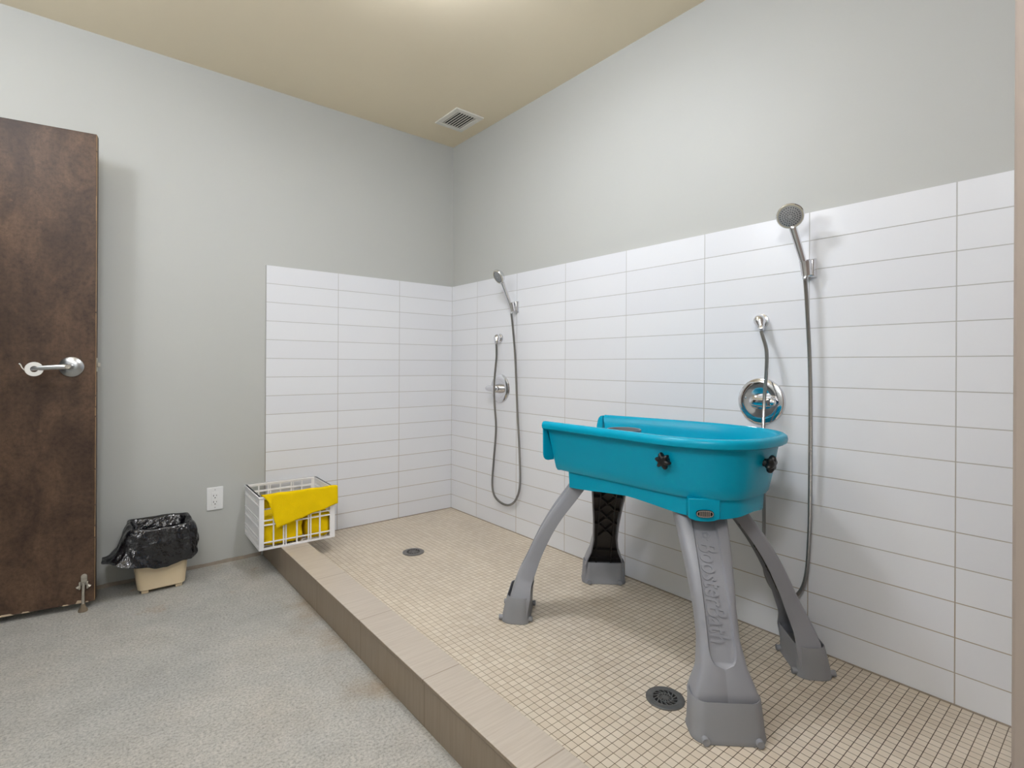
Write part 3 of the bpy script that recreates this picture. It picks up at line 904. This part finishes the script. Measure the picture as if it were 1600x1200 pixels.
prof = [(0.072, 0.652), (0.058, 0.654), (0.052, 0.662), (0.046, 0.690), (0.034, 0.750), (0.025, 0.800), (0.022, 0.814), (0.006, 0.813), (-0.001, 0.818), (-0.003, 0.828), (-0.001, 0.838), (0.006, 0.844), (0.016, 0.845), (0.025, 0.842), (0.031, 0.834),
        (0.036, 0.800), (0.045, 0.750), (0.058, 0.690), (0.066, 0.672), (0.080, 0.668)]
# the end of the walls at the open side sits a little back from the rim's tip
def bp(i, o, z):
    x, y, zz = off(i, o, z)
    e = min(i, NP - 1 - i)
    if e < 6 and z < 0.812:
        y -= (0.016 + 0.17 * (0.812 - z)) * (1 - e / 6) * 0.6
    return (x, y, zz)
g = G()
rows = [[bp(i, o, z) for i in range(NP)] for o, z in prof]
g.loft(rows, (False, False), close=False)
np_ = len(prof)
g.add([rows[k][0] for k in range(np_)], [tuple(range(np_))])
g.add([rows[k][-1] for k in range(np_)], [tuple(range(np_))])
g.add(rows[-1], [tuple(range(NP))])
g.add(rows[0], [tuple(range(NP))])
ye = rows[-1][0][1]
g.box((rows[0][0][0] - 0.012, ye - 0.012, 0.652), (rows[0][-1][0] + 0.012, ye + 0.0, 0.705))
basin = build('basin', g, M['teal'], bath, ang=40)
# down-turned flange at each open end
def flange(i, s):
    x = path[i][0]; y = path[i][1] - 0.004
    q = [(0.004, 0.815), (0.006, 0.715), (0.010, 0.702), (0.018, 0.694), (0.030, 0.690), (0.062, 0.690), (0.040, 0.815)]
    g = G()
    g.loft([[(x + s * a, y + dy, z) for a, z in q] for dy in (0.0, 0.007)])
    return build('end_flange', g, M['teal'], basin, bevel=0.002)
flange(0, 1)
xb_, yb_ = path[-1]
q = [(-0.002, 0.690), (-0.002, 0.843), (0.012, 0.840), (0.021, 0.832), (0.026, 0.820), (0.029, 0.800), (0.034, 0.720), (0.030, 0.700), (0.020, 0.690)]
g = G().loft([[(xb_ + dx - 0.10 * (0.843 - z), yb_ + dy, z) for dy, z in q] for dx in (-0.012, -0.030)])
build('end_flange', g, M['teal'], basin, bevel=0.004, seg=3)
# skirt under the basin, dropping at the corners over the legs
def skirt():
    g = G(); pts = []
    o = 0.066
    base = [Vector(off(i, o, 0)).xy for i in range(2, NP - 3)]
    a, b = base[-1], base[0]
    for k in range(1, 10): base.append(a.lerp(b, k / 10))
    n = len(base)
    corners = [Vector((-0.545, -1.70)), Vector((-0.215, -1.69)), Vector((-0.215, -2.27)), Vector((-0.545, -2.27))]
    top, bot, inn = [], [], []
    cen = Vector((-0.38, -1.98))
    for p in base:
        dd = min((p - c).length for c in corners)
        z = 0.600 - 0.010 * max(0, 1 - dd / 0.14) + 0.012 * max(0, min(1, (dd - 0.12) / 0.15))
        ii = p + (cen - p).normalized() * 0.012
        top.append((p.x, p.y, 0.656)); bot.append((p.x + (cen.x - p.x) * 0.015, p.y + (cen.y - p.y) * 0.01, z)); inn.append((ii.x, ii.y, z + 0.003))
    it = [(x, y, 0.656) for x, y, z in inn]
    g.loft([top, bot, inn, it], (False, False))
    return g
sk = build('base_skirt', skirt(), M['teal'], bath, ang=40)

legs = [(-1, 1), (1, 1), (1, -1), (-1, -1)]
PATH = [(0.640, 0.279), (0.600, 0.246), (0.55, 0.210), (0.48, 0.159), (0.41, 0.117), (0.34, 0.083), (0.27, 0.054), (0.20, 0.026), (0.130, 0.012), (0.075, 0.004)]
WID = [(0.07, 0.088), (0.15, 0.089), (0.18, 0.079), (0.215, 0.065), (0.28, 0.0555), (0.36, 0.0575), (0.50, 0.071), (0.60, 0.081), (0.64, 0.084)]
DEP = [(0.07, 0.074), (0.155, 0.079), (0.20, 0.066), (0.30, 0.051), (0.45, 0.046), (0.64, 0.046)]
def make_leg(A, B, lettering):
    o = Vector((A * 0.681, B * 0.733, 0)); tv = Vector((-o.y, o.x, 0))
    F = Vector((-0.366 + A * (0.272 if A < 0 else 0.248), -1.940 + B * 0.442, 0))
    cp_ = spline([F - o * r + Vector((0, 0, z)) for z, r in PATH], 10)
    fr = []
    for i, p in enumerate(cp_):
        T_ = (cp_[min(i + 1, len(cp_) - 1)] - cp_[max(0, i - 1)]).normalized()
        N_ = tv.cross(T_).normalized()
        if N_.dot(o) < 0: N_ = -N_
        fr.append((p, N_))
    def groove(z):
        if z > 0.262: return 0.0325, 1.0
        if z > 0.214: return max(0.0006, 0.0325 * max(0.0, 1 - ((0.262 - z) / 0.048) ** 2.6) ** 0.42), min(1.0, (z - 0.2135) / 0.008)
        return 0.0005, 0.0
    rings = []
    for p, N_ in fr:
        z = p.z; w = interp(WID, z); d = interp(DEP, z); gw, ga = groove(z); gd = 0.007 * ga + 0.0001
        gw = min(gw, w - 0.018)
        sec = [(-w, -d), (-w, -0.012), (-w + 0.004, -0.004), (-w + 0.012, 0), (-gw - 0.005, 0.001), (-gw - 0.001, -gd), (gw + 0.001, -gd), (gw + 0.005, 0.001), (w - 0.012, 0), (w - 0.004, -0.004), (w, -0.012), (w, -d),
               (w - 0.006, -d), (w - 0.008, -0.018), (-w + 0.008, -0.018), (-w + 0.006, -d)]
        rings.append([p + tv * a + N_ * (b + d / 2) for a, b in sec])
    leg = build('leg', G().loft(rings), M['leg'], bath, ang=50)
    # ribbed inner face
    g = G()
    NO = [interp(DEP, p.z) / 2 for p, N_ in fr]
    rr = [i for i, (p, N_) in enumerate(fr) if 0.13 < p.z < 0.61]
    sheet = [[fr[i][0] + tv * a * (interp(WID, fr[i][0].z) - 0.008) + fr[i][1] * (NO[i] - 0.020) for a in (-1, 1)] for i in rr]
    g.loft([[s[0], s[1], s[1] - fr[i][1] * 0.002, s[0] - fr[i][1] * 0.002] for s, i in zip(sheet, rr)])
    def rib(t0, i0, t1, i1, th=0.0016, dep=0.020):
        P0, N0 = fr[i0]; P1, N1 = fr[i1]
        a = P0 + tv * t0 + N0 * (NO[i0] - 0.019); b = P1 + tv * t1 + N1 * (NO[i1] - 0.019)
        dr = (b - a).normalized(); sd = dr.cross(N0).normalized() * th
        vs = [a - sd, a + sd, b + sd, b - sd]
        vs += [a - sd - N0 * dep, a + sd - N0 * dep, b + sd - N1 * dep, b - sd - N1 * dep]
        g.add(vs, [(0, 1, 2, 3), (4, 7, 6, 5), (0, 4, 5, 1), (1, 5, 6, 2), (2, 6, 7, 3), (3, 7, 4, 0)])
    i0, i1 = rr[0], rr[-1]
    for s in (-1, 1):
        for i in rr[:-1:4]:
            rib(s * 0.034, i, s * 0.034, min(i + 4, i1))
    st = 10
    for i in range(i0, i1 - st - 12, st):
        rib(-0.034, i, 0.034, i + st); rib(0.034, i, -0.034, i + st)
        c = fr[i + st // 2 + 0][0] * 0.5 + fr[i + st // 2 + 1][0] * 0.5
        g.lathe([(0.0, 0.024), (0.005, 0.024), (0.006, 0.0)], c + fr[i][1] * (NO[i] - 0.020), -fr[i][1], 10)
        for s in (-1, 1):
            wv = interp(WID, fr[i][0].z) - 0.008
            rib(s * 0.034, i, s * wv, i)
    for i in (i1 - 10, i1 - 4):
        rib(-interp(WID, fr[i][0].z) + 0.008, i, interp(WID, fr[i][0].z) - 0.008, i)
    build('rib_lattice', g, M['rib'], leg, smooth=False)
    # foot: a flared rubber socket
    base = F.copy()
    def oct_(hx, hy, z, sh=0.0, bow=0.014):
        out = []
        for qx, qy, a0 in ((1, 1, 0), (-1, 1, 90), (-1, -1, 180), (1, -1, 270)):
            r = 0.032
            for m in range(7):
                a = math.radians(a0 + 90 * m / 6)
                lx = qx * (hx - r) + r * math.cos(a); ly = qy * (hy - r) + r * math.sin(a)
                bb = bow * (1 - (lx / hx) ** 2) if ly > 0 else 0
                out.append(base + tv * lx + o * (ly + bb + sh) + Vector((0, 0, z)))
        return out
    rings = [oct_(0.100, 0.052, ZM + 0.0005), oct_(0.101, 0.053, ZM + 0.006), oct_(0.099, 0.050, ZM + 0.014), oct_(0.097, 0.047, ZM + 0.05, -0.004), oct_(0.0945, 0.043, ZM + 0.097, -0.012), oct_(0.093, 0.042, ZM + 0.100, -0.012), oct_(0.091, 0.040, ZM + 0.099, -0.012), oct_(0.091, 0.040, ZM + 0.06, -0.010)]
    ft = build('foot', G().loft(rings), M['foot'], leg, ang=55)
    g = G()
    for sx in (-1, 1):
        for sy in (-1, 1):
            g = G()
            c = base + tv * sx * 0.070 + o * (sy * 0.047 + (0.006 if sy > 0 else 0)) + Vector((0, 0, ZM + 0.012))
            g.tube([c, c + o * sy * 0.016], 0.010, 12)
            build('foot_peg', g, M['foot'], ft)
    if lettering:
        # raised lettering running down the recessed panel
        cu_ = bpy.data.curves.new('lettering', 'FONT')
        cu_.body = 'BoosterBath'
        cu_.size = 1.0; cu_.extrude = 0.03; cu_.shear = 0.25; cu_.offset = 0.012
        tmp = bpy.data.objects.new('lettering_tmp', cu_)
        C.objects.link(tmp)
        dg = bpy.context.evaluated_depsgraph_get()
        me = bpy.data.meshes.new_from_object(tmp.evaluated_get(dg))
        C.objects.unlink(tmp); bpy.data.objects.remove(tmp)
        xs = [v.co.x for v in me.vertices]
        x0, x1 = min(xs), max(xs)
        ds = [0.0]
        for a, b in zip(cp_, cp_[1:]): ds.append(ds[-1] + (b - a).length)
        s0 = next(ds[i] for i in range(len(cp_)) if cp_[i].z < 0.512)
        s1 = next(ds[i] for i in range(len(cp_)) if cp_[i].z < 0.272)
        sc = (s1 - s0) / (x1 - x0)
        scy = sc * 1.45
        def on(s, tq, n):
            i = max(j for j in range(len(ds)) if ds[j] <= s)
            i = min(i, len(ds) - 2)
            f = (s - ds[i]) / (ds[i + 1] - ds[i])
            p = cp_[i].lerp(cp_[i + 1], f); N_ = fr[i][1].lerp(fr[i + 1][1], f).normalized()
            return p + tv * tq + N_ * (interp(DEP, p.z) / 2 - 0.0071 + n)
        vs = [on(s0 + (v.co.x - x0) * sc, (v.co.y - 0.35) * scy, 0.0028 if v.co.z > 0 else -0.0006) for v in me.vertices]
        fs = [tuple(p.vertices) for p in me.polygons]
        g = G().add(vs, fs)
        # small round emblem above the word
        for r in (0.0055, 0.0095):
            ring = [on(s0 - 0.022 + r * math.cos(2 * PI * q / 20), r * math.sin(2 * PI * q / 20), 0.0008) for q in range(21)]
            g.tube(ring, 0.0008, 6)
        for q in range(5):
            a = 2 * PI * q / 5
            c = on(s0 - 0.022 + 0.0135 * math.cos(a), 0.0135 * math.sin(a), 0.0)
            g.tube([c, on(s0 - 0.022 + 0.0155 * math.cos(a + 0.3), 0.0155 * math.sin(a + 0.3), 0.0)], 0.0011, 6)
        build('raised_lettering', g, M['leg'], leg, ang=30)
    return o, tv
for i, (A, B) in enumerate(legs):
    make_leg(A, B, i == 3)

# corner tab with slotted badge over the front leg
o = Vector((-0.72, -0.69, 0)).normalized(); tv = Vector((-o.y, o.x, 0))
tc_ = Vector((-0.545, -2.262, 0))
def tp_(a, b, z): return tc_ + tv * a + o * b + Vector((0, 0, z))
q = [(-0.047, 0.658), (-0.047, 0.602), (-0.043, 0.596), (-0.030, 0.591), (-0.012, 0.588), (0.012, 0.588), (0.030, 0.591), (0.043, 0.596), (0.047, 0.602), (0.047, 0.658)]
tab = build('corner_tab', G().loft([[tp_(a, b - 0.03 * abs(a), z) for a, z in q] for b in (-0.03, 0.006)]), M['teal'], sk, bevel=0.003)
zb = 0.614
def oval(rx, rz, b, n=28):
    return [tp_(rx * math.copysign(abs(math.cos(2 * PI * k / n)) ** 0.75, math.cos(2 * PI * k / n)), b + 0.005 + 0.004, zb + rz * math.copysign(abs(math.sin(2 * PI * k / n)) ** 0.75, math.sin(2 * PI * k / n))) for k in range(n)]
bd = build('slotted_badge', G().loft([oval(0.026, 0.0115, 0.0), oval(0.026, 0.0115, 0.0045), oval(0.022, 0.008, 0.0045), oval(0.022, 0.008, 0.002)], (True, True)), M['black'], tab)
g = G()
rgo = [oval(0.0245, 0.0102, 0.0046), oval(0.0245, 0.0102, 0.0056), oval(0.0222, 0.0080, 0.0056), oval(0.0222, 0.0080, 0.0046)]
g.loft(rgo, (False, False))
for k in range(6):
    a = lerp(-0.0145, 0.0145, k / 5)
    g.loft([[tp_(a + s * 0.0011, 0.009 + b, zb + h) for s, h in ((-1, -0.0078), (1, -0.0078), (1, 0.0078), (-1, 0.0078))] for b in (0.0015, 0.0046)])
build('badge_bars', g, M['badge'], bd)

# star knobs
def knob(c, ax, up):
    c = Vector(c); ax = Vector(ax).normalized(); up = Vector(up); up = (up - ax * up.dot(ax)).normalized(); sd = ax.cross(up)
    def star(r, h, n=48):
        return [c + ax * h + (up * math.cos(2 * PI * k / n) + sd * math.sin(2 * PI * k / n)) * r * (0.80 + 0.20 * math.cos(6 * 2 * PI * k / n)) for k in range(n)]
    g = G().loft([star(0.022, 0.010), star(0.0265, 0.013), star(0.028, 0.019), star(0.026, 0.027), star(0.018, 0.031), star(0.006, 0.032)])
    kb = build('star_knob', g, M['black'], basin, ang=60)
    build('knob_stem', G().lathe([(0.014, -0.006), (0.012, 0.012)], c, ax, 20), M['black'], kb)
knob((-0.591, -2.160, 0.768), (-1, 0, -0.15), (0, 0.3, 1))
iend = min(range(NP), key=lambda i: abs(path[i][0] + 0.375) + abs(path[i][1] + 2.4))
knob((-0.385, -2.402 + 0.031, 0.766), (0.05, -1, -0.15), (0.2, 0, 1))

# cup standing in the bath
cx, cy = -0.350, -1.800
g = G().lathe([(0.0, 0.002), (0.050, 0.002), (0.052, 0.0), (0.054, 0.004), (0.062, 0.132), (0.067, 0.134), (0.0675, 0.141), (0.066, 0.143), (0.061, 0.142), (0.052, 0.006), (0.0, 0.006)], (cx, cy, 0.6685), (0, 0, 1), 40)
tag(build('rinse_cup', g, M['cup']), 'grey round rinse cup standing inside the teal bath', 'cup')
